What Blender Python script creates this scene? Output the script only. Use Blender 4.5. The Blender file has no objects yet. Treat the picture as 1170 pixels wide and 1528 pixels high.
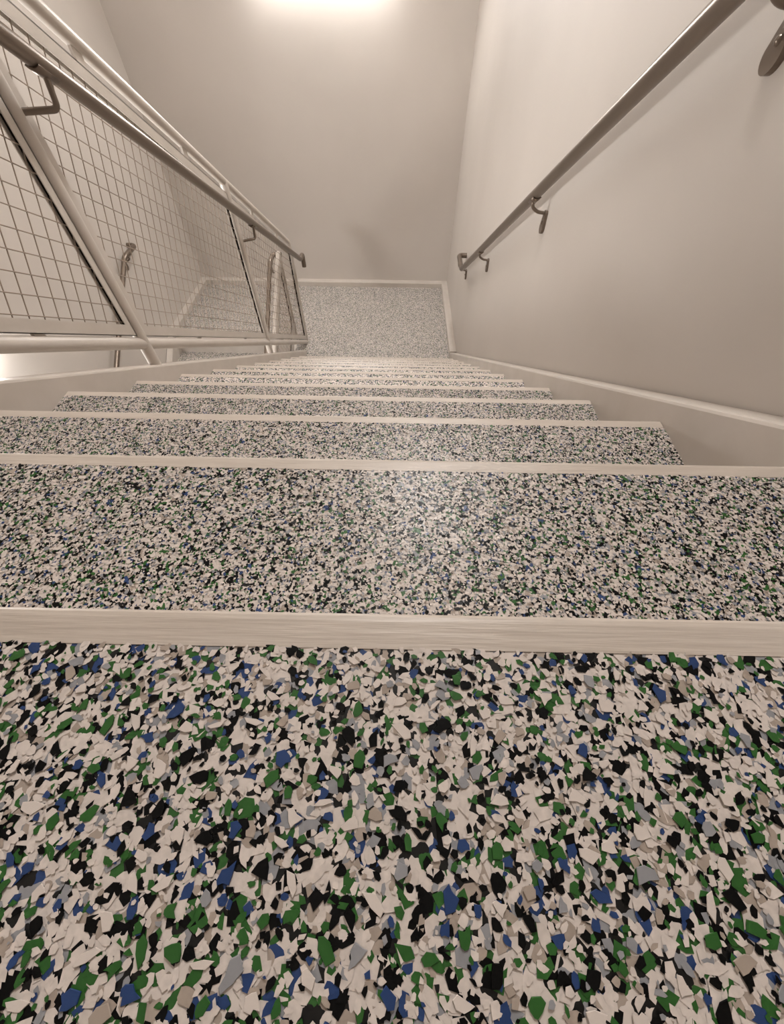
import bpy, math, random
import numpy as np
from mathutils import Vector, Matrix

# ------------------------------------------------------------------ camera, world, exposure
scene = bpy.context.scene
col = scene.collection
CAM_LOC = Vector((0.0, -0.08134, 0.22372))
CAM_R = Vector((0.99983508, 0.01629415, 0.00801995))
CAM_D = Vector((0.01796295, -0.82225703, -0.56883276))
CAM_F = Vector((-0.00267419, 0.56888301, -0.82241411))
cd = bpy.data.cameras.new('camera')
cam = bpy.data.objects.new('camera', cd)
col.objects.link(cam)
m = Matrix.Identity(4)
for i in range(3):
    m[i][0] = CAM_R[i]; m[i][1] = -CAM_D[i]; m[i][2] = -CAM_F[i]; m[i][3] = CAM_LOC[i]
cam.matrix_world = m
cd.sensor_fit = 'HORIZONTAL'; cd.sensor_width = 36.0
cd.lens = 36.0 * 570.55 / 1170.0
cd.clip_start = 0.01; cd.clip_end = 60
scene.camera = cam

w = bpy.data.worlds.new('world'); scene.world = w
w.use_nodes = True
w.node_tree.nodes['Background'].inputs['Color'].default_value = (0.5, 0.48, 0.45, 1)
w.node_tree.nodes['Background'].inputs['Strength'].default_value = 0.05
vs = scene.view_settings
vs.view_transform = 'Standard'; vs.look = 'None'; vs.gamma = 1.0; vs.use_curve_mapping = False
vs.exposure = 0.16

LIGHT_COL = (1.0, 0.98, 0.965)
S_END, S_CEIL, S_LOW = 48.0, 106.0, 95.0

# ------------------------------------------------------------------ dimensions (metres)
G, R = 0.28021, 0.170            # going and rise of a step
SL = R / G
TH = math.atan(SL)
NW = 0.0218                      # width of the painted nosing strip
XR, XL = 0.574, -0.967           # tread ends (inner faces of the stringers)
WR, WL, WB, WF = 0.645, -2.54, 5.235, -1.9
ZL = -13 * R                     # half landing
ZF = -26 * R                     # lower floor
ZC = 2.6
Y12 = 12 * G                     # last nosing of the upper flight
Y2 = 3.92                        # first nosing of the lower flight
XPOST = -0.997
XP2 = -1.125
random.seed(4)
rng = np.random.default_rng(7)

# ------------------------------------------------------------------ materials
def srgb(r, g, b):
    f = lambda c: (c / 255 / 12.92) if c / 255 <= 0.04045 else ((c / 255 + 0.055) / 1.055) ** 2.4
    return (f(r), f(g), f(b), 1.0)

def new_mat(name, color, rough=0.5, metal=0.0, spec=0.5):
    mt = bpy.data.materials.new(name); mt.use_nodes = True
    b = mt.node_tree.nodes['Principled BSDF']
    b.inputs['Base Color'].default_value = color
    b.inputs['Roughness'].default_value = rough
    b.inputs['Metallic'].default_value = metal
    b.inputs['Specular IOR Level'].default_value = spec
    return mt, mt.node_tree, b

def add_noise_bump(nt, b, layers, strength=0.3, dist=0.01):
    tc = nt.nodes.new('ShaderNodeTexCoord')
    prev = None
    for scale, vec, st, dd in layers:
        mp = nt.nodes.new('ShaderNodeMapping'); mp.inputs['Scale'].default_value = vec
        nz = nt.nodes.new('ShaderNodeTexNoise'); nz.inputs['Scale'].default_value = scale
        nz.inputs['Detail'].default_value = 3
        bp = nt.nodes.new('ShaderNodeBump'); bp.inputs['Strength'].default_value = st; bp.inputs['Distance'].default_value = dd
        nt.links.new(tc.outputs['Object'], mp.inputs['Vector'])
        nt.links.new(mp.outputs['Vector'], nz.inputs['Vector'])
        nt.links.new(nz.outputs['Fac'], bp.inputs['Height'])
        if prev: nt.links.new(prev.outputs['Normal'], bp.inputs['Normal'])
        prev = bp
    nt.links.new(prev.outputs['Normal'], b.inputs['Normal'])

def tint_noise(nt, b, c1, c2, scale, vec=(1, 1, 1), lo=0.35, hi=0.7):
    tc = nt.nodes.new('ShaderNodeTexCoord')
    mp = nt.nodes.new('ShaderNodeMapping'); mp.inputs['Scale'].default_value = vec
    nz = nt.nodes.new('ShaderNodeTexNoise'); nz.inputs['Scale'].default_value = scale; nz.inputs['Detail'].default_value = 4
    rp = nt.nodes.new('ShaderNodeValToRGB')
    rp.color_ramp.elements[0].position = lo; rp.color_ramp.elements[0].color = c1
    rp.color_ramp.elements[1].position = hi; rp.color_ramp.elements[1].color = c2
    nt.links.new(tc.outputs['Object'], mp.inputs['Vector'])
    nt.links.new(mp.outputs['Vector'], nz.inputs['Vector'])
    nt.links.new(nz.outputs['Fac'], rp.inputs['Fac'])
    nt.links.new(rp.outputs['Color'], b.inputs['Base Color'])

M = {}
M['wall'], nt, b = new_mat('wall_paint', srgb(209, 200, 190), 0.6, 0, 0.35)
tint_noise(nt, b, srgb(194, 186, 178), srgb(200, 192, 184), 1.3)
add_noise_bump(nt, b, [(1.6, (1, 1, 2.2), 0.12, 0.03), (420, (1, 1, 1), 0.05, 0.001)])
M['paint'], nt, b = new_mat('railing_paint', srgb(193, 179, 165), 0.36)
tint_noise(nt, b, srgb(190, 181, 171), srgb(198, 189, 180), 9)
add_noise_bump(nt, b, [(60, (1, 1, 1), 0.06, 0.002)])
M['nosing'], nt, b = new_mat('nosing_paint', srgb(196, 184, 172), 0.42)
tint_noise(nt, b, srgb(188, 176, 164), srgb(201, 190, 179), 40, (0.15, 1, 1))
add_noise_bump(nt, b, [(260, (0.05, 1, 1), 0.55, 0.0012), (30, (0.3, 1, 1), 0.2, 0.002)])
M['steel'], nt, b = new_mat('satin_steel', srgb(124, 112, 101), 0.34, 0.75)
add_noise_bump(nt, b, [(500, (1, 0.05, 0.05), 0.05, 0.001)])
M['wire'], nt, b = new_mat('wire_paint', srgb(150, 134, 119), 0.45)
M['channel_shade'], nt, b = new_mat('channel_shade_black', srgb(26, 22, 20), 0.8, 0, 0.2)  # near black, paints the shade in the panel channels
M['ceiling'], nt, b = new_mat('ceiling_paint', srgb(225, 219, 212), 0.7)
M['housing'], nt, b = new_mat('white_enamel', srgb(225, 220, 214), 0.35)

def emit_mat(name, strength):
    mt = bpy.data.materials.new(name); mt.use_nodes = True
    n = mt.node_tree; n.nodes.clear()
    e = n.nodes.new('ShaderNodeEmission'); o = n.nodes.new('ShaderNodeOutputMaterial')
    e.inputs['Color'].default_value = (*LIGHT_COL, 1); e.inputs['Strength'].default_value = strength
    n.links.new(e.outputs[0], o.inputs['Surface'])
    return mt

FL = [  # flake colour, share
    (srgb(215, 204, 196), 0.465), (srgb(7, 7, 8), 0.215), (srgb(44, 92, 38), 0.125),
    (srgb(38, 62, 108), 0.055), (srgb(146, 146, 149), 0.06), (srgb(168, 154, 142), 0.08)]
FLNAMES = ['off_white', 'black', 'green', 'blue', 'grey', 'taupe']
FM = []
for (c, s_), n_ in zip(FL, FLNAMES):
    mt, nt, b = new_mat('flake_' + n_, c, 0.42, 0, 0.3 if n_ != 'black' else 0.12)
    tint_noise(nt, b, tuple(v * 0.9 for v in c[:3]) + (1,), tuple(min(1, v * 1.06) for v in c[:3]) + (1,), 300)
    b.inputs['Coat Weight'].default_value = 0.1; b.inputs['Coat Roughness'].default_value = 0.22
    FM.append(mt)

def flake_surface():
    mt, nt, b = new_mat('flake_floor', (0.5, 0.5, 0.5, 1), 0.4, 0, 0.4)
    tc = nt.nodes.new('ShaderNodeTexCoord')
    nz = nt.nodes.new('ShaderNodeTexNoise'); nz.inputs['Scale'].default_value = 260; nz.inputs['Detail'].default_value = 1
    mixv = nt.nodes.new('ShaderNodeVectorMath'); mixv.operation = 'MULTIPLY_ADD'
    mixv.inputs[1].default_value = (0.004, 0.004, 0.0)
    sep = nt.nodes.new('ShaderNodeVectorMath'); sep.operation = 'MULTIPLY'; sep.inputs[1].default_value = (1, 1, 0)
    nt.links.new(tc.outputs['Object'], nz.inputs['Vector'])
    nt.links.new(nz.outputs['Color'], mixv.inputs[0]); nt.links.new(tc.outputs['Object'], sep.inputs[0])
    nt.links.new(sep.outputs[0], mixv.inputs[2])
    vo = nt.nodes.new('ShaderNodeTexVoronoi'); vo.voronoi_dimensions = '2D'; vo.inputs['Scale'].default_value = 250
    nt.links.new(mixv.outputs[0], vo.inputs['Vector'])
    sp = nt.nodes.new('ShaderNodeSeparateColor'); nt.links.new(vo.outputs['Color'], sp.inputs['Color'])
    rp = nt.nodes.new('ShaderNodeValToRGB'); rp.color_ramp.interpolation = 'CONSTANT'
    acc = 0.0
    order = [0, 1, 2, 3, 4, 5]
    els = rp.color_ramp.elements
    for i, k in enumerate(order):
        if i == 0: e = els[0]; e.position = 0
        elif i == 1: e = els[1]; e.position = acc
        else: e = els.new(acc)
        e.color = FL[k][0]; acc += (0.455, 0.225, 0.095, 0.035, 0.09, 0.10)[k]
    nt.links.new(sp.outputs['Red'], rp.inputs['Fac'])
    nt.links.new(rp.outputs['Color'], b.inputs['Base Color'])
    # every chip lies a little differently
    bp = nt.nodes.new('ShaderNodeBump'); bp.inputs['Strength'].default_value = 0.35; bp.inputs['Distance'].default_value = 0.0008
    nt.links.new(sp.outputs['Green'], bp.inputs['Height']); nt.links.new(bp.outputs['Normal'], b.inputs['Normal'])
    b.inputs['Coat Weight'].default_value = 0.1; b.inputs['Coat Roughness'].default_value = 0.22
    return mt
M['flake'] = flake_surface()

# ------------------------------------------------------------------ mesh helpers
ORG = {}
class MB:
    def __init__(self): self.v = []; self.f = []; self.s = []
    def add(self, vs_, fs, smooth=False):
        o = len(self.v); self.v += [tuple(p) for p in vs_]
        self.f += [tuple(i + o for i in f) for f in fs]; self.s += [smooth] * len(fs)
        return self
    def box(self, x0, x1, y0, y1, z0, z1):
        v = [(x, y, z) for x in (x0, x1) for y in (y0, y1) for z in (z0, z1)]
        return self.add(v, [(0, 1, 3, 2), (4, 6, 7, 5), (0, 4, 5, 1), (2, 3, 7, 6), (0, 2, 6, 4), (1, 5, 7, 3)])
    def prism(self, poly, axis, a0, a1, smooth=False):
        """poly: 2D points; axis 'x': poly is (y,z); 'y': (x,z); 'z': (x,y)"""
        n = len(poly)
        def P(p, a):
            return {'x': (a, p[0], p[1]), 'y': (p[0], a, p[1]), 'z': (p[0], p[1], a)}[axis]
        area = sum(poly[i][0] * poly[(i + 1) % n][1] - poly[(i + 1) % n][0] * poly[i][1] for i in range(n))
        pl = list(poly) if area > 0 else list(poly)[::-1]
        flip = (axis == 'y')
        v = [P(p, a0) for p in pl] + [P(p, a1) for p in pl]
        side = [(i, (i + 1) % n, n + (i + 1) % n, n + i) for i in range(n)]
        caps = [tuple(range(n))[::-1], tuple(range(n, 2 * n))]
        if a1 < a0: flip = not flip
        if flip: side = [f[::-1] for f in side]; caps = [c[::-1] for c in caps]
        self.add(v, side, smooth); self.add(v, caps, False)
        return self
    def tube(self, path, r, seg=12, caps=True):
        path = [Vector(p) for p in path]
        rs = r if isinstance(r, (list, tuple)) else [r] * len(path)
        T = []
        for i in range(len(path)):
            a = path[max(0, i - 1)]; c = path[min(len(path) - 1, i + 1)]
            T.append((c - a).normalized())
        ref = Vector((0, 0, 1)) if abs(T[0].z) < 0.9 else Vector((1, 0, 0))
        N = (ref - T[0] * ref.dot(T[0])).normalized()
        v = []
        for i, p in enumerate(path):
            N = (N - T[i] * N.dot(T[i])).normalized(); Bv = T[i].cross(N)
            for k in range(seg):
                a = 2 * math.pi * k / seg
                v.append(p + (N * math.cos(a) + Bv * math.sin(a)) * rs[i])
        fs = []
        for i in range(len(path) - 1):
            for k in range(seg):
                k2 = (k + 1) % seg
                fs.append((i * seg + k, i * seg + k2, (i + 1) * seg + k2, (i + 1) * seg + k))
        self.add(v, fs, True)
        if caps:
            n = len(path)
            self.add(v[:seg], [tuple(range(seg))[::-1]]); self.add(v[(n - 1) * seg:], [tuple(range(seg))])
        return self
    def mesh(self, name, mats, origin=(0, 0, 0)):
        me = bpy.data.meshes.new(name)
        o = Vector(origin)
        me.from_pydata([tuple(Vector(p) - o) for p in self.v], [], self.f)
        for mt in (mats if isinstance(mats, list) else [mats]): me.materials.append(mt)
        me.polygons.foreach_set('use_smooth', self.s)
        me.update()
        return me
    def build(self, name, mat, parent=None, origin=None):
        o = ORG[parent.name] if parent is not None else Vector(origin or (0, 0, 0))
        ob = bpy.data.objects.new(name, self.mesh(name, mat, o))
        col.objects.link(ob)
        if parent is not None: ob.parent = parent
        else: ob.location = o
        ORG[ob.name] = Vector(o)
        return ob

def thing(name, loc, label, cat, group=None):
    o = bpy.data.objects.new(name, None); col.objects.link(o)
    o.location = loc; o.empty_display_size = 0.1
    ORG[o.name] = Vector(loc)
    o['label'] = label; o['category'] = cat
    if group: o['group'] = group
    return o
def tag(o, label, cat): o['label'] = label; o['category'] = cat; return o
def structure(o, label=None):
    o['kind'] = 'structure'
    if label: o['label'] = label
    return o
def fillet(pts, rad, n=6):
    pts = [Vector(p) for p in pts]; out = [pts[0]]
    for i in range(1, len(pts) - 1):
        a, b_, c = pts[i - 1], pts[i], pts[i + 1]
        d1 = (a - b_).normalized(); d2 = (c - b_).normalized()
        L = min(rad, (a - b_).length * 0.49, (c - b_).length * 0.49)
        p, q = b_ + d1 * L, b_ + d2 * L
        for k in range(n + 1):
            t = k / n
            out.append(p * (1 - t) ** 2 + b_ * 2 * t * (1 - t) + q * t * t)
    out.append(pts[-1]); return out

# ------------------------------------------------------------------ room shell
T_ = 0.12
structure(MB().box(WR, WR + T_, WF - T_, WB + T_, ZF - .1, ZC).build('wall_right', M['wall']), 'smooth beige painted wall carrying a steel handrail beside the stairs')
structure(MB().box(WL - T_, WL, WF - T_, WB + T_, ZF - .1, ZC).build('wall_left', M['wall']), 'beige painted wall seen through the wire mesh railing')
structure(MB().box(WL, WR, WB, WB + T_, ZF - .1, ZC).build('wall_back', M['wall']), 'beige painted end wall above the half landing')
structure(MB().box(WL, WR, WF - T_, WF, ZF - .1, ZC).build('wall_front', M['wall']), 'beige painted wall behind the top landing')
structure(MB().box(WL - T_, WR + T_, WF - T_, WB + T_, ZC, ZC + T_).build('ceiling', M['ceiling']), 'off white painted ceiling over the stairwell')
structure(MB().box(WL, WR, WF, WB, ZF - .1, ZF).build('floor_lower', M['flake']), 'flake coated floor at the foot of the lower flight')

# top landing: slab, toe channels at its side, nosing strip
top = MB().box(WL, WR, WF, -NW, -0.16, 0.0).build('floor_upper', M['flake'])
structure(top, 'top landing coated with white, black, green and blue resin flakes')
def nosing_profile(y, z, sgn):
    """L shaped nosing with a rounded front edge; y is the front edge, sgn the direction of descent"""
    pr = [(-NW, 0.0006), (-0.006, 0.0009), (-0.0028, 0.0004), (-0.0008, -0.0012), (0.0, -0.004), (0.0, -0.034), (-0.004, -0.034), (-0.004, -0.012), (-NW, -0.012)]
    return [(y + sgn * a, z + c) for a, c in pr]
ns = MB().prism(nosing_profile(0, 0, 1), 'x', XL, XR).build('nosing_strip', M['nosing'], top)
ns['label'] = 'beige painted nosing strip'

# half landing
lan = MB().prism([(XP2 + .03, Y12 + NW), (WR, Y12 + NW), (WR, WB), (WL, WB), (WL, Y2 + NW), (XP2 + .03, Y2 + NW)], 'z', ZL - 0.16, ZL).build('floor_landing', M['flake'])
structure(lan, 'half landing coated with small speckled resin flakes')
MB().prism(nosing_profile(Y2, ZL, -1), 'x', WL + .071, XP2 - .036).build('nosing_strip', M['nosing'], lan)
MB().box(XP2 + .03, WR, Y12 - 0.004, Y12 + NW, ZL - .16, ZL - .001).build('edge_beam', M['paint'], lan)

def toe(name, x0, x1, y0, y1, label):
    h = 0.057; c = 0.006
    mb = MB()
    if (x1 - x0) > (y1 - y0):
        mb.prism([(y1, ZL), (y0, ZL), (y0, ZL + h - c), (y0 + c * .3, ZL + h - c * .3), (y0 + c, ZL + h), (y1, ZL + h)], 'x', x0, x1)
    else:
        inner, outer = (x0, x1) if abs(x1 - WR) < 1e-6 else (x1, x0)
        s = 1 if outer > inner else -1
        mb.prism([(outer, ZL), (inner, ZL), (inner, ZL + h - c), (inner + s * c * .3, ZL + h - c * .3), (inner + s * c, ZL + h), (outer, ZL + h)], 'y', y0, y1)
    structure(mb.build(name, M['paint']), label)
toe('baseboard_back', WL + .067, XR, WB - .076, WB, 'beige steel toe channel under the end wall')
toe('baseboard_right', XR, WR, 3.66, WB, 'beige steel toe channel beside the half landing under the railed wall')
toe('baseboard_left', WL, WL + .067, 3.94, WB, 'beige steel toe channel at the far side of the half landing')

# ------------------------------------------------------------------ resin flakes
def flake_poly(n, lo=0.62, hi=1.18):
    ang = np.sort(rng.random(n)) * 2 * math.pi
    base = np.arange(n) / n * 2 * math.pi
    ang = 0.35 * ang + 0.65 * base
    rad = rng.uniform(lo, hi, n)
    return np.stack([np.cos(ang) * rad, np.sin(ang) * rad], 1)
TREAD_SHARES = [0.455, 0.225, 0.095, 0.035, 0.09, 0.10]   # the treads' mix is greyer
SHARES_T = np.cumsum(TREAD_SHARES); SHARES_T /= SHARES_T[-1]
SHARES = np.cumsum([s for c, s in FL]); SHARES /= SHARES[-1]

def flake_mesh(name, x0, x1, y0, y1, count, z0, z1, med, shares):
    shapes = [flake_poly(k) for k in (4, 5, 5, 6, 6, 7, 7, 8) for _ in range(5)]
    V = []; loops = []; starts = []; totals = []; mi = []
    dia = np.clip(np.exp(rng.normal(math.log(med), 0.45, count)), 0.0016, 0.0105)
    order = np.argsort(-dia * rng.uniform(0.5, 1.5, count))
    dia = dia[order]
    off = 0
    for i in range(count):
        sh = shapes[rng.integers(len(shapes))]
        n = len(sh); d = dia[i]
        e = rng.uniform(1.0, 1.7); a = rng.random() * 2 * math.pi
        q = sh * np.array([e ** .5, e ** -.5]) * d * 0.5
        ca, sa = math.cos(a), math.sin(a)
        q = q @ np.array([[ca, sa], [-sa, ca]])
        cx, cy = rng.uniform(x0, x1), rng.uniform(y0, y1)
        tx, ty = rng.normal(0, 0.035, 2)
        z = z0 + (z1 - z0) * (i / count) + q[:, 0] * tx + q[:, 1] * ty
        P = np.empty((n, 3)); P[:, 0] = np.clip(q[:, 0] + cx, x0 - .0004, x1 + .0004)
        P[:, 1] = np.clip(q[:, 1] + cy, y0 - .0012, y1 + .0012); P[:, 2] = np.maximum(z, z0 * .3)
        V.append(P); loops.append(np.arange(off, off + n)); starts.append(off); totals.append(n); off += n
        mi.append(int(np.searchsorted(shares, rng.random())))
    V = np.concatenate(V)
    me = bpy.data.meshes.new(name)
    me.vertices.add(len(V)); me.vertices.foreach_set('co', V.astype(np.float32).ravel())
    me.loops.add(off); me.loops.foreach_set('vertex_index', np.arange(off, dtype=np.int32))
    me.polygons.add(count)
    me.polygons.foreach_set('loop_start', np.array(starts, dtype=np.int32))
    for mt in FM: me.materials.append(mt)
    me.polygons.foreach_set('material_index', np.array(mi, dtype=np.int32))
    me.update(calc_edges=True); me.validate()
    return me

def put_stuff(me, name, parent, loc, label=None, flip=False):
    ob = bpy.data.objects.new(name, me); col.objects.link(ob)
    ob.parent = parent; ob.location = Vector(loc) - ORG[parent.name]
    if flip: ob.scale = (-1, 1, 1)
    ob['kind'] = 'stuff'
    if label: ob['label'] = label
    return ob
YB0 = -0.36
fm_top = flake_mesh('flake_coating', XL, XR, YB0, -NW, 52000, 0.0003, 0.0013, 0.0046, SHARES)
put_stuff(fm_top, 'flake_coating', top, (0, 0, 0), 'broadcast resin flakes in off white, black, green, blue, grey')

# the largest flakes right in front of the camera, each one a piece of its own
big_meshes = {}
for k in range(6):
    for j in range(7):
        sh = flake_poly(6 + j % 3, 0.48, 1.25); n = len(sh)
        v = [(x, y, 0.0) for x, y in sh * .5] + [(x * .94, y * .94, 0.05) for x, y in sh * .5]
        f = [tuple(range(n, 2 * n))] + [(i, (i + 1) % n, n + (i + 1) % n, n + i) for i in range(n)]
        me = bpy.data.meshes.new('flake'); me.from_pydata(v, [], f); me.materials.append(FM[k]); me.update()
        big_meshes[k, j] = me
placed = []
tries = 0
while len(placed) < 300 and tries < 20000:
    tries += 1
    y = random.uniform(-0.165, -NW - .006)
    dist = y - CAM_LOC.y
    wx = 1.06 * (0.185 + (y + 0.16) * 0.95)
    x = random.uniform(-wx, wx)
    if any((x - a) ** 2 + (y - c) ** 2 < 0.0085 ** 2 for a, c in placed): continue
    placed.append((x, y))
    k = random.choices(range(6), [0.42, 0.16, 0.21, 0.10, 0.06, 0.05])[0]
    ob = bpy.data.objects.new('flake', big_meshes[k, random.randrange(7)]); col.objects.link(ob)
    ob.parent = top; ob.location = (x, y, 0.00115 + random.uniform(0, .0002))
    s = random.uniform(0.005, 0.0088); e = random.uniform(1, 1.32)
    ob.scale = (s * e, s / e, 0.008)
    ob.rotation_euler = (random.gauss(0, .02), random.gauss(0, .02), random.uniform(0, 6.28))

# ------------------------------------------------------------------ upper flight
def stringer(mb, xin, s, y0, y1, zfun, zmin, hi=0.053, drop=0.33):
    """channel stringer swept along the pitch: web at xin, flanges 67 mm towards s, cut level at zmin"""
    prof = [(0, -drop), (0, -0.008), (0.0023, -0.0023), (0.008, 0), (0.062, 0), (0.067, -0.004), (0.067, -0.013), (0.009, -0.013), (0.009, 0.013 - drop), (0.067, 0.013 - drop), (0.067, -drop)]
    k = len(prof)
    ys = [y0 + (y1 - y0) * i / 24 for i in range(25)]
    v = [(xin + s * a, y, max(zfun(y) + hi + dz, zmin)) for y in ys for a, dz in prof]
    fs = []
    for i in range(24):
        fs += [(i * k + q, i * k + (q + 1) % k, (i + 1) * k + (q + 1) % k, (i + 1) * k + q) for q in range(k)]
    n = 24 * k
    fs += [tuple(range(k))[::-1], tuple(range(n, n + k))]
    if s * (1 if y1 > y0 else -1) < 0: fs = [f[::-1] for f in fs]
    mb.add(v, fs)
    return mb

zn = lambda y: -SL * y
stairs = thing('staircase', (0.0, Y12, ZL), 'upper flight of flake coated stairs with beige nosing strips below the top landing', 'staircase')
stringer(MB(), XR, 1, -0.01, 3.70, zn, ZL + .001).build('stringer', M['paint'], stairs)
stringer(MB(), XL, -1, -0.01, 3.70, zn, ZL + .001).build('stringer', M['paint'], stairs)
fm_tread = flake_mesh('flake_coating', XL, XR, 0.0003, G - NW, 60000, 0.0003, 0.0013, 0.0037, SHARES_T)
xm = (XL + XR) / 2
for v in fm_tread.vertices: v.co.x -= xm
for k in range(1, 13):
    y0, y1, z = (k - 1) * G, k * G, -k * R
    tr = MB().box(XL, XR, y0 + .0002, y1 - NW, z - 0.04, z).build('tread', M['flake'], stairs)
    MB().prism(nosing_profile(y1, z, 1), 'x', XL + .001, XR - .001).build('nosing_strip', M['nosing'], tr)
    MB().box(XL, XR, y0 - .006, y0 + .0002, z - .02, z + R - .036).build('riser', M['paint'], tr)
    if k <= 4:
        put_stuff(fm_tread, 'flake_coating', tr, (xm, y0, z), None, flip=(k % 2 == 0))
MB().box(XL, XR, Y12 - .006, Y12 + .0002, ZL, ZL + R - .036).build('riser', M['paint'], stairs)

# ------------------------------------------------------------------ lower flight
XL2, XR2 = WL + .071, XP2 - .035
zn2 = lambda y: ZL + SL * (y - Y2)
low = thing('staircase', (-1.8, 0.56, ZF), 'lower flight of flake coated stairs behind the wire mesh railing', 'staircase')
stringer(MB(), XR2, 1, Y2 + .01, 0.61, zn2, ZF + .001).build('stringer', M['paint'], low)
stringer(MB(), XL2, -1, Y2 + .01, 0.61, zn2, ZF + .001).build('stringer', M['paint'], low)
for k in range(1, 13):
    y1, y0, z = Y2 - (k - 1) * G, Y2 - k * G, ZL - k * R
    tr = MB().box(XL2, XR2, y0 + NW, y1 - .0002, z - .04, z).build('tread', M['flake'], low)
    MB().prism(nosing_profile(y0, z, -1), 'x', XL2 + .001, XR2 - .001).build('nosing_strip', M['nosing'], tr)
    MB().box(XL2, XR2, y1 - .0002, y1 + .006, z - .02, z + R - .036).build('riser', M['paint'], tr)

# ------------------------------------------------------------------ mesh railing builder
def clip_line(p, d, poly):
    """clip infinite 2D line p + t d with a convex polygon; returns t range"""
    t0, t1 = -1e9, 1e9
    n = len(poly)
    area = sum(poly[i][0] * poly[(i + 1) % n][1] - poly[(i + 1) % n][0] * poly[i][1] for i in range(n))
    pl = poly if area > 0 else poly[::-1]
    for i in range(n):
        a, c = pl[i], pl[(i + 1) % n]
        ex, ey = c[0] - a[0], c[1] - a[1]
        nx, ny = -ey, ex
        num = nx * (p[0] - a[0]) + ny * (p[1] - a[1]); den = nx * d[0] + ny * d[1]
        if abs(den) < 1e-12:
            if num < 0: return None
            continue
        t = -num / den
        if den > 0: t0 = max(t0, t)
        else: t1 = min(t1, t)
    return (t0, t1) if t1 - t0 > 0.01 else None

def infill(parent, X, ya, yb, bot, topf, slope):
    """U channel frame with 2 inch wire mesh between ya<yb; bot/topf give the outer edges z(y); slope dz/dy"""
    hv, hs, t, hw = 0.043, 0.028, 0.003, 0.0105
    O = [(ya, bot(ya)), (yb, bot(yb)), (yb, topf(yb)), (ya, topf(ya))]
    I = [(ya + hs, bot(ya + hs) + hv), (yb - hs, bot(yb - hs) + hv), (yb - hs, topf(yb - hs) - hv), (ya + hs, topf(ya + hs) - hv)]
    W_ = [(ya + t, bot(ya + t) + t), (yb - t, bot(yb - t) + t), (yb - t, topf(yb - t) - t), (ya + t, topf(ya + t) - t)]
    mb = MB()
    for i in range(4):
        j = (i + 1) % 4
        mb.prism([O[i], O[j], W_[j], W_[i]], 'x', X - hw, X + hw)
        for x0 in (X - hw, X + hw - t):
            mb.prism([O[i], O[j], I[j], I[i]], 'x', x0, x0 + t)
    fr = mb.build('infill_panel', M['paint'], parent)
    fr['label'] = 'channel framed woven wire panel'
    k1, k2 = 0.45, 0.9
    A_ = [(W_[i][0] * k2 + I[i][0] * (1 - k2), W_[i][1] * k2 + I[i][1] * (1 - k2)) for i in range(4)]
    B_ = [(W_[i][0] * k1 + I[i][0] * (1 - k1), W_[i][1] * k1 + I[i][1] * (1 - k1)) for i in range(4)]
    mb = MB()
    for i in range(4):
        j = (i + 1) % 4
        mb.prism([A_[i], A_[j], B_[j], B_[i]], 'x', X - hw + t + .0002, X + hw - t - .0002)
    shade_ob = mb.build('channel_shade', M['channel_shade'], fr); shade_ob['label'] = 'black strip standing in for shade inside the channel frame'  # added strip, its black colour imitates the dark inside of the open channel
    th = math.atan(slope)
    S = (math.cos(th), math.sin(th)); N = (-math.sin(th), math.cos(th))
    q = 0.6
    C = [(O[i][0] * q + I[i][0] * (1 - q), O[i][1] * q + I[i][1] * (1 - q)) for i in range(4)]
    pitch, rad = 0.0508, 0.0017
    c0 = (C[0][0], C[0][1])
    base_mesh = {}
    def wire(a, b_, dx):
        L = math.hypot(b_[0] - a[0], b_[1] - a[1]); key = round(L, 3)
        if key not in base_mesh:
            base_mesh[key] = MB().tube([(0, 0, 0), (0, 0, L)], rad, 6, caps=False).mesh('wire', M['wire'])
        ob = bpy.data.objects.new('wire', base_mesh[key]); col.objects.link(ob)
        ob.parent = fr
        ob.location = Vector((X + dx, a[0], a[1])) - ORG[parent.name]
        d = Vector((0, b_[0] - a[0], b_[1] - a[1])).normalized()
        ob.rotation_euler = (-math.atan2(d.y, d.z), 0, 0)
    k0 = [(p[0] - c0[0]) * N[0] + (p[1] - c0[1]) * N[1] for p in C]
    k = min(k0) + 0.03
    while k < max(k0) - 0.012:
        p = (c0[0] + N[0] * k, c0[1] + N[1] * k); r_ = clip_line(p, S, C)
        if r_: wire((p[0] + S[0] * r_[0], p[1] + S[1] * r_[0]), (p[0] + S[0] * r_[1], p[1] + S[1] * r_[1]), rad)
        k += pitch
    k0 = [(p[0] - c0[0]) * S[0] + (p[1] - c0[1]) * S[1] for p in C]
    k = min(k0) + 0.03
    while k < max(k0) - 0.012:
        p = (c0[0] + S[0] * k, c0[1] + S[1] * k); r_ = clip_line(p, N, C)
        if r_: wire((p[0] + N[0] * r_[0], p[1] + N[1] * r_[0]), (p[0] + N[0] * r_[1], p[1] + N[1] * r_[1]), -rad)
        k += pitch
    # spacer tabs to the rails
    for f in (0.3, 0.72):
        y = ya + (yb - ya) * f
        for q0, q1, hw_ in ((bot, -.02, .016), (topf, .05, .02)):
            e_ = .001 if q1 < 0 else -.001
            MB().prism([(y - hw_, q0(y - hw_) + q1), (y + hw_, q0(y + hw_) + q1), (y + hw_, q0(y + hw_) + e_), (y - hw_, q0(y - hw_) + e_)], 'x', X - .005, X + .005).build('tab', M['paint'], fr)
    return fr

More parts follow.
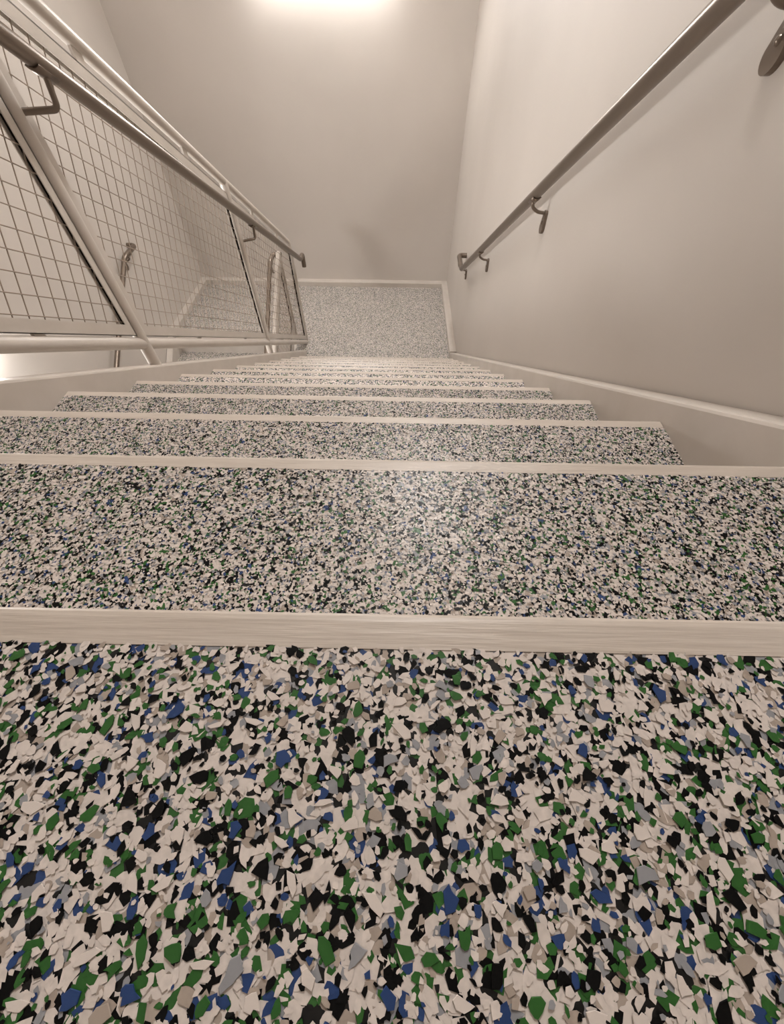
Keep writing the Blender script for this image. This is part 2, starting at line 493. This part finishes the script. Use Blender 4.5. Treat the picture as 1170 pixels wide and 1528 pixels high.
def saddle(mb, c, d, r):
    d = Vector(d).normalized()
    c = Vector(c)
    side = Vector((1, 0, 0)); dn = side.cross(d); dn = dn if dn.z < 0 else -dn
    v = []; n = 7
    for u in (-0.032, 0.032):
        for rr in (r * 0.98, r + 0.005):
            for k in range(n):
                a = math.radians(-48 + 96 * k / (n - 1))
                v.append(c + d * u + (dn * math.cos(a) + side * math.sin(a)) * rr)
    f = []
    for k in range(n - 1):
        f += [(k, k + 1, 2 * n + k + 1, 2 * n + k), (n + k + 1, n + k, 3 * n + k, 3 * n + k + 1),
              (k + 1, k, n + k, n + k + 1), (2 * n + k, 2 * n + k + 1, 3 * n + k + 1, 3 * n + k)]
    f += [(0, 2 * n, 3 * n, n), (n - 1, 2 * n - 1, 4 * n - 1, 3 * n - 1)]
    mb.add(v, f, True)

PR = 0.0215   # pipe radius
HR = 0.0205   # handrail radius
# ---- upper flight railing
rail = thing('guard_railing', (XPOST, 1.31, zn(1.31) + .053), 'beige pipe railing with wire mesh panels standing on the upper flight stringer', 'railing')
ztop = lambda y: 1.142 - 0.6135 * y
zbot = lambda y: 0.147 - SL * y
posts = [-0.06, 1.31, 2.675, 3.895]
tp = fillet([(XPOST, posts[0], 0.06), (XPOST, posts[0], ztop(posts[0])), (XPOST, posts[-1], ztop(posts[-1])), (XPOST, posts[-1], ztop(posts[-1]) - .2)], 0.04)
MB().tube(tp, PR, 16).build('top_rail', M['paint'], rail)
MB().tube([(XPOST, posts[0], zbot(posts[0])), (XPOST, posts[-1], zbot(posts[-1]))], PR, 16).build('bottom_rail', M['paint'], rail)
for i, y in enumerate(posts):
    z0 = 0.0 if i == 0 else (ZL if i == 3 else zn(y) + .045)
    z1 = ztop(y) - (.19 if i in (0, 3) else 0)
    MB().tube([(XPOST, y, z0), (XPOST, y, z1)], PR + .001, 18).build('post', M['paint'], rail)
    if i < 3:
        infill(rail, XPOST, y + .021, posts[i + 1] - .026, lambda q: zbot(q) + .031, lambda q: ztop(q) - .062, -SL)
XH = -0.912
zh = lambda y: 0.121 - 0.5775 * (y - 1.291)
hp = fillet([(XH, -.45, zh(-.1)), (XH, -.1, zh(-.1)), (XH, 3.90, zh(3.90)), (XH, 4.01, zh(3.90)), (XH, 4.01, zh(3.90) - .11)], 0.03)
hr = MB().tube(hp, HR, 16).build('handrail', M['steel'], rail); hr['label'] = 'round steel handrail held off the posts'
for y in posts[:3]:
    yy = y + .058
    mb = MB()
    zr = zh(yy)
    mb.tube(fillet([(XPOST + .015, y + .012, zr - .086), (XH, yy, zr - .088), (XH, yy + .018, zr - HR)], 0.014, 5), 0.0078, 10)
    saddle(mb, (XH, yy + .018, zh(yy + .018)), (0, 1, -.5775), HR)
    mb.build('bracket', M['steel'], hr)

# ---- lower flight railing
rail2 = thing('guard_railing', (XP2, 3.96, ZL), 'beige pipe railing with wire mesh beside the lower flight, across the stairwell gap', 'railing')
zt2 = lambda y: -1.345 - SL * (3.96 - y)
zb2 = lambda y: zn2(y) + .147
posts2 = [0.70, 1.78, 2.87, 3.96]
tp = fillet([(XP2, posts2[0], zt2(posts2[0]) - .2), (XP2, posts2[0], zt2(posts2[0])), (XP2, 3.96, zt2(3.96)), (XP2, 3.96, zt2(3.96) - .2)], 0.04)
MB().tube(tp, PR, 14).build('top_rail', M['paint'], rail2)
MB().tube([(XP2, posts2[0], zb2(posts2[0])), (XP2, 3.96, zb2(3.96))], PR, 14).build('bottom_rail', M['paint'], rail2)
for i, y in enumerate(posts2):
    z0 = ZL if i == 3 else zn2(y) + .045
    MB().tube([(XP2, y, z0), (XP2, y, zt2(y) - (.19 if i in (0, 3) else 0))], PR + .001, 14).build('post', M['paint'], rail2)
for a, c in zip(posts2[:-1], posts2[1:]):
    infill(rail2, XP2, a + .03, c - .03, lambda q: zb2(q) + .031, lambda q: zt2(q) - .062, SL)
XH2 = -1.205
zh2 = lambda y: -1.41 - 0.6067 * (3.90 - y)
hp = fillet([(XH2, 0.6, zh2(0.6)), (XH2, 3.90, zh2(3.90)), (XH2, 4.05, zh2(3.90)), (XP2 + .0, 4.05, zh2(3.90))], 0.03)
hr2 = MB().tube(hp, HR, 14).build('handrail', M['steel'], rail2)
for y in posts2:
    zr = zh2(y - .05)
    mb = MB()
    mb.tube(fillet([(XP2, y - .01, zr - .11), (XH2, y - .05, zr - .11), (XH2, y - .05, zr - HR)], 0.014, 5), 0.0068, 8)
    saddle(mb, (XH2, y - .05, zr), (0, 1, .6067), HR)
    mb.build('bracket', M['steel'], hr2)

# ------------------------------------------------------------------ wall handrails
def wall_bracket(parent, xr, xw, y, zr, d):
    s = 1 if xw > xr else -1
    mb = MB()
    arm = fillet([(xr, y, zr - HR + .002), (xr, y, zr - .042), (xr + s * .028, y, zr - .060), (xw - s * .010, y, zr - .062), (xw - s * .008, y, zr - .085)], 0.02, 5)
    mb.tube(arm, 0.0068, 10)
    saddle(mb, (xr, y, zr), d, HR)
    # tongue shaped wall plate, narrow at the arm and rounded at its foot
    n = 14; pts = []
    for k in range(n):
        a = math.pi * k / (n - 1)
        pts.append((y - 0.023 * math.cos(a), zr - 0.112 - 0.026 * math.sin(a)))
    pts = pts + [(y + .012, zr - .060), (y + .006, zr - .053), (y - .006, zr - .053), (y - .012, zr - .060)]
    mb.prism(pts, 'x', xw - s * .012, xw)
    # screw head
    mb.tube([(xw - s * .012, y, zr - .098), (xw - s * .016, y, zr - .098), (xw - s * .0175, y, zr - .098)], [.0075, .006, .002], 10)
    mb.build('bracket', M['steel'], parent)

xr = WR - .072
zw = lambda y: 0.18 - 0.589 * (y - 1.063)
h1 = thing('wall_handrail', (WR, 2.0, zw(2.0) - .1), 'round steel handrail on brackets along the smooth wall beside the upper flight', 'handrail')
hp = fillet([(WR, -.62, zw(-.3)), (xr, -.62, zw(-.3)), (xr, -.3, zw(-.3)), (xr, 3.655, zw(3.655)), (xr, 3.935, zw(3.655)), (WR, 3.935, zw(3.655))], 0.045, 6)
g1 = MB().tube(hp, HR, 18).build('rail', M['steel'], h1)
for y in (-0.05, 0.945, 1.935, 2.92, 3.78):
    zr = zw(min(y, 3.655))
    wall_bracket(h1, xr, WR, y, zr, (0, 1, -.589) if y < 3.655 else (0, 1, 0))

xr = WL + .072
zv = lambda y: -1.325 - 0.59 * (3.74 - y)
h2 = thing('wall_handrail', (WL, 2.5, zv(2.5) - .1), 'round steel handrail on the far wall of the lower flight, seen through wire mesh', 'handrail')
hp = fillet([(xr, 0.5, zv(0.5)), (xr, 3.74, zv(3.74)), (xr, 3.98, zv(3.74)), (WL, 3.98, zv(3.74))], 0.04, 6)
MB().tube(hp, HR, 14).build('rail', M['steel'], h2)
for y in (0.6, 1.6, 2.6, 3.80):
    wall_bracket(h2, xr, WL, y, zv(min(y, 3.74)), (0, 1, .59) if y < 3.74 else (0, 1, 0))

# ------------------------------------------------------------------ light fixtures
def fixture(name, c, axis, out, L, label, strength, wdt=0.15, dep=0.085):
    """4 ft wraparound: c centre on the mounting surface, axis the long direction, out the outward normal"""
    c = Vector(c); a = Vector(axis); o = Vector(out); b_ = a.cross(o)
    t = thing(name, c, label, 'light')
    def prof(k0, k1, n, rx, rz):
        return [(rx * math.cos(math.radians(q)), max(0.0, rz * math.sin(math.radians(q)) ** 0.8)) for q in np.linspace(k0, k1, n)]
    def sweep(mb, pts, l0, l1, caps=True, smooth=True):
        v = [c + a * l + b_ * p[0] + o * p[1] for l in (l0, l1) for p in pts]
        n = len(pts)
        f = [(i, i + 1, n + i + 1, n + i) for i in range(n - 1)]
        mb.add(v, f, smooth)
        if caps: mb.add(v, [tuple(range(n))[::-1], tuple(range(n, 2 * n))])
        return mb
    pts = [(wdt / 2, 0.004)] + [(x, y + .004) for x, y in prof(0, 180, 15, wdt / 2, dep)] + [(-wdt / 2, 0.004)]
    sweep(MB(), pts, -L / 2, L / 2, False).build('diffuser', emit_mat(name + '_glow', strength), t)
    pc = [(x * 1.05, y * 1.05) for x, y in [(wdt / 2, 0)] + prof(0, 180, 15, wdt / 2, dep + .005) + [(-wdt / 2, 0)]]
    for l0 in (-L / 2 - .02, L / 2):
        mb = MB(); sweep(mb, pc, l0, l0 + .02, True, False); mb.build('end_cap', M['housing'], t)
    mb = MB()
    v = [c + a * l + b_ * x + o * z for l in (-L / 2, L / 2) for x in (-wdt * .52, wdt * .52) for z in (0, .004)]
    mb.add(v, [(0, 1, 3, 2), (4, 6, 7, 5), (0, 4, 5, 1), (2, 3, 7, 6), (0, 2, 6, 4), (1, 5, 7, 3)])
    mb.build('back_plate', M['housing'], t)
    return t
fixture('wall_light', (-0.655, WB, 0.285), (1, 0, 0), (0, -1, 0), 1.20, 'long white wraparound light on the end wall above the half landing', S_END)
fixture('ceiling_light', (0.28, 2.35, ZC), (0, 1, 0), (0, 0, -1), 1.20, 'long white wraparound light on the ceiling over the upper flight', S_CEIL)
fixture('wall_light', (WL, 1.48, -0.99), (0, 1, 0), (1, 0, 0), 1.20, 'long white wraparound light on the far wall over the lower flight', S_LOW)
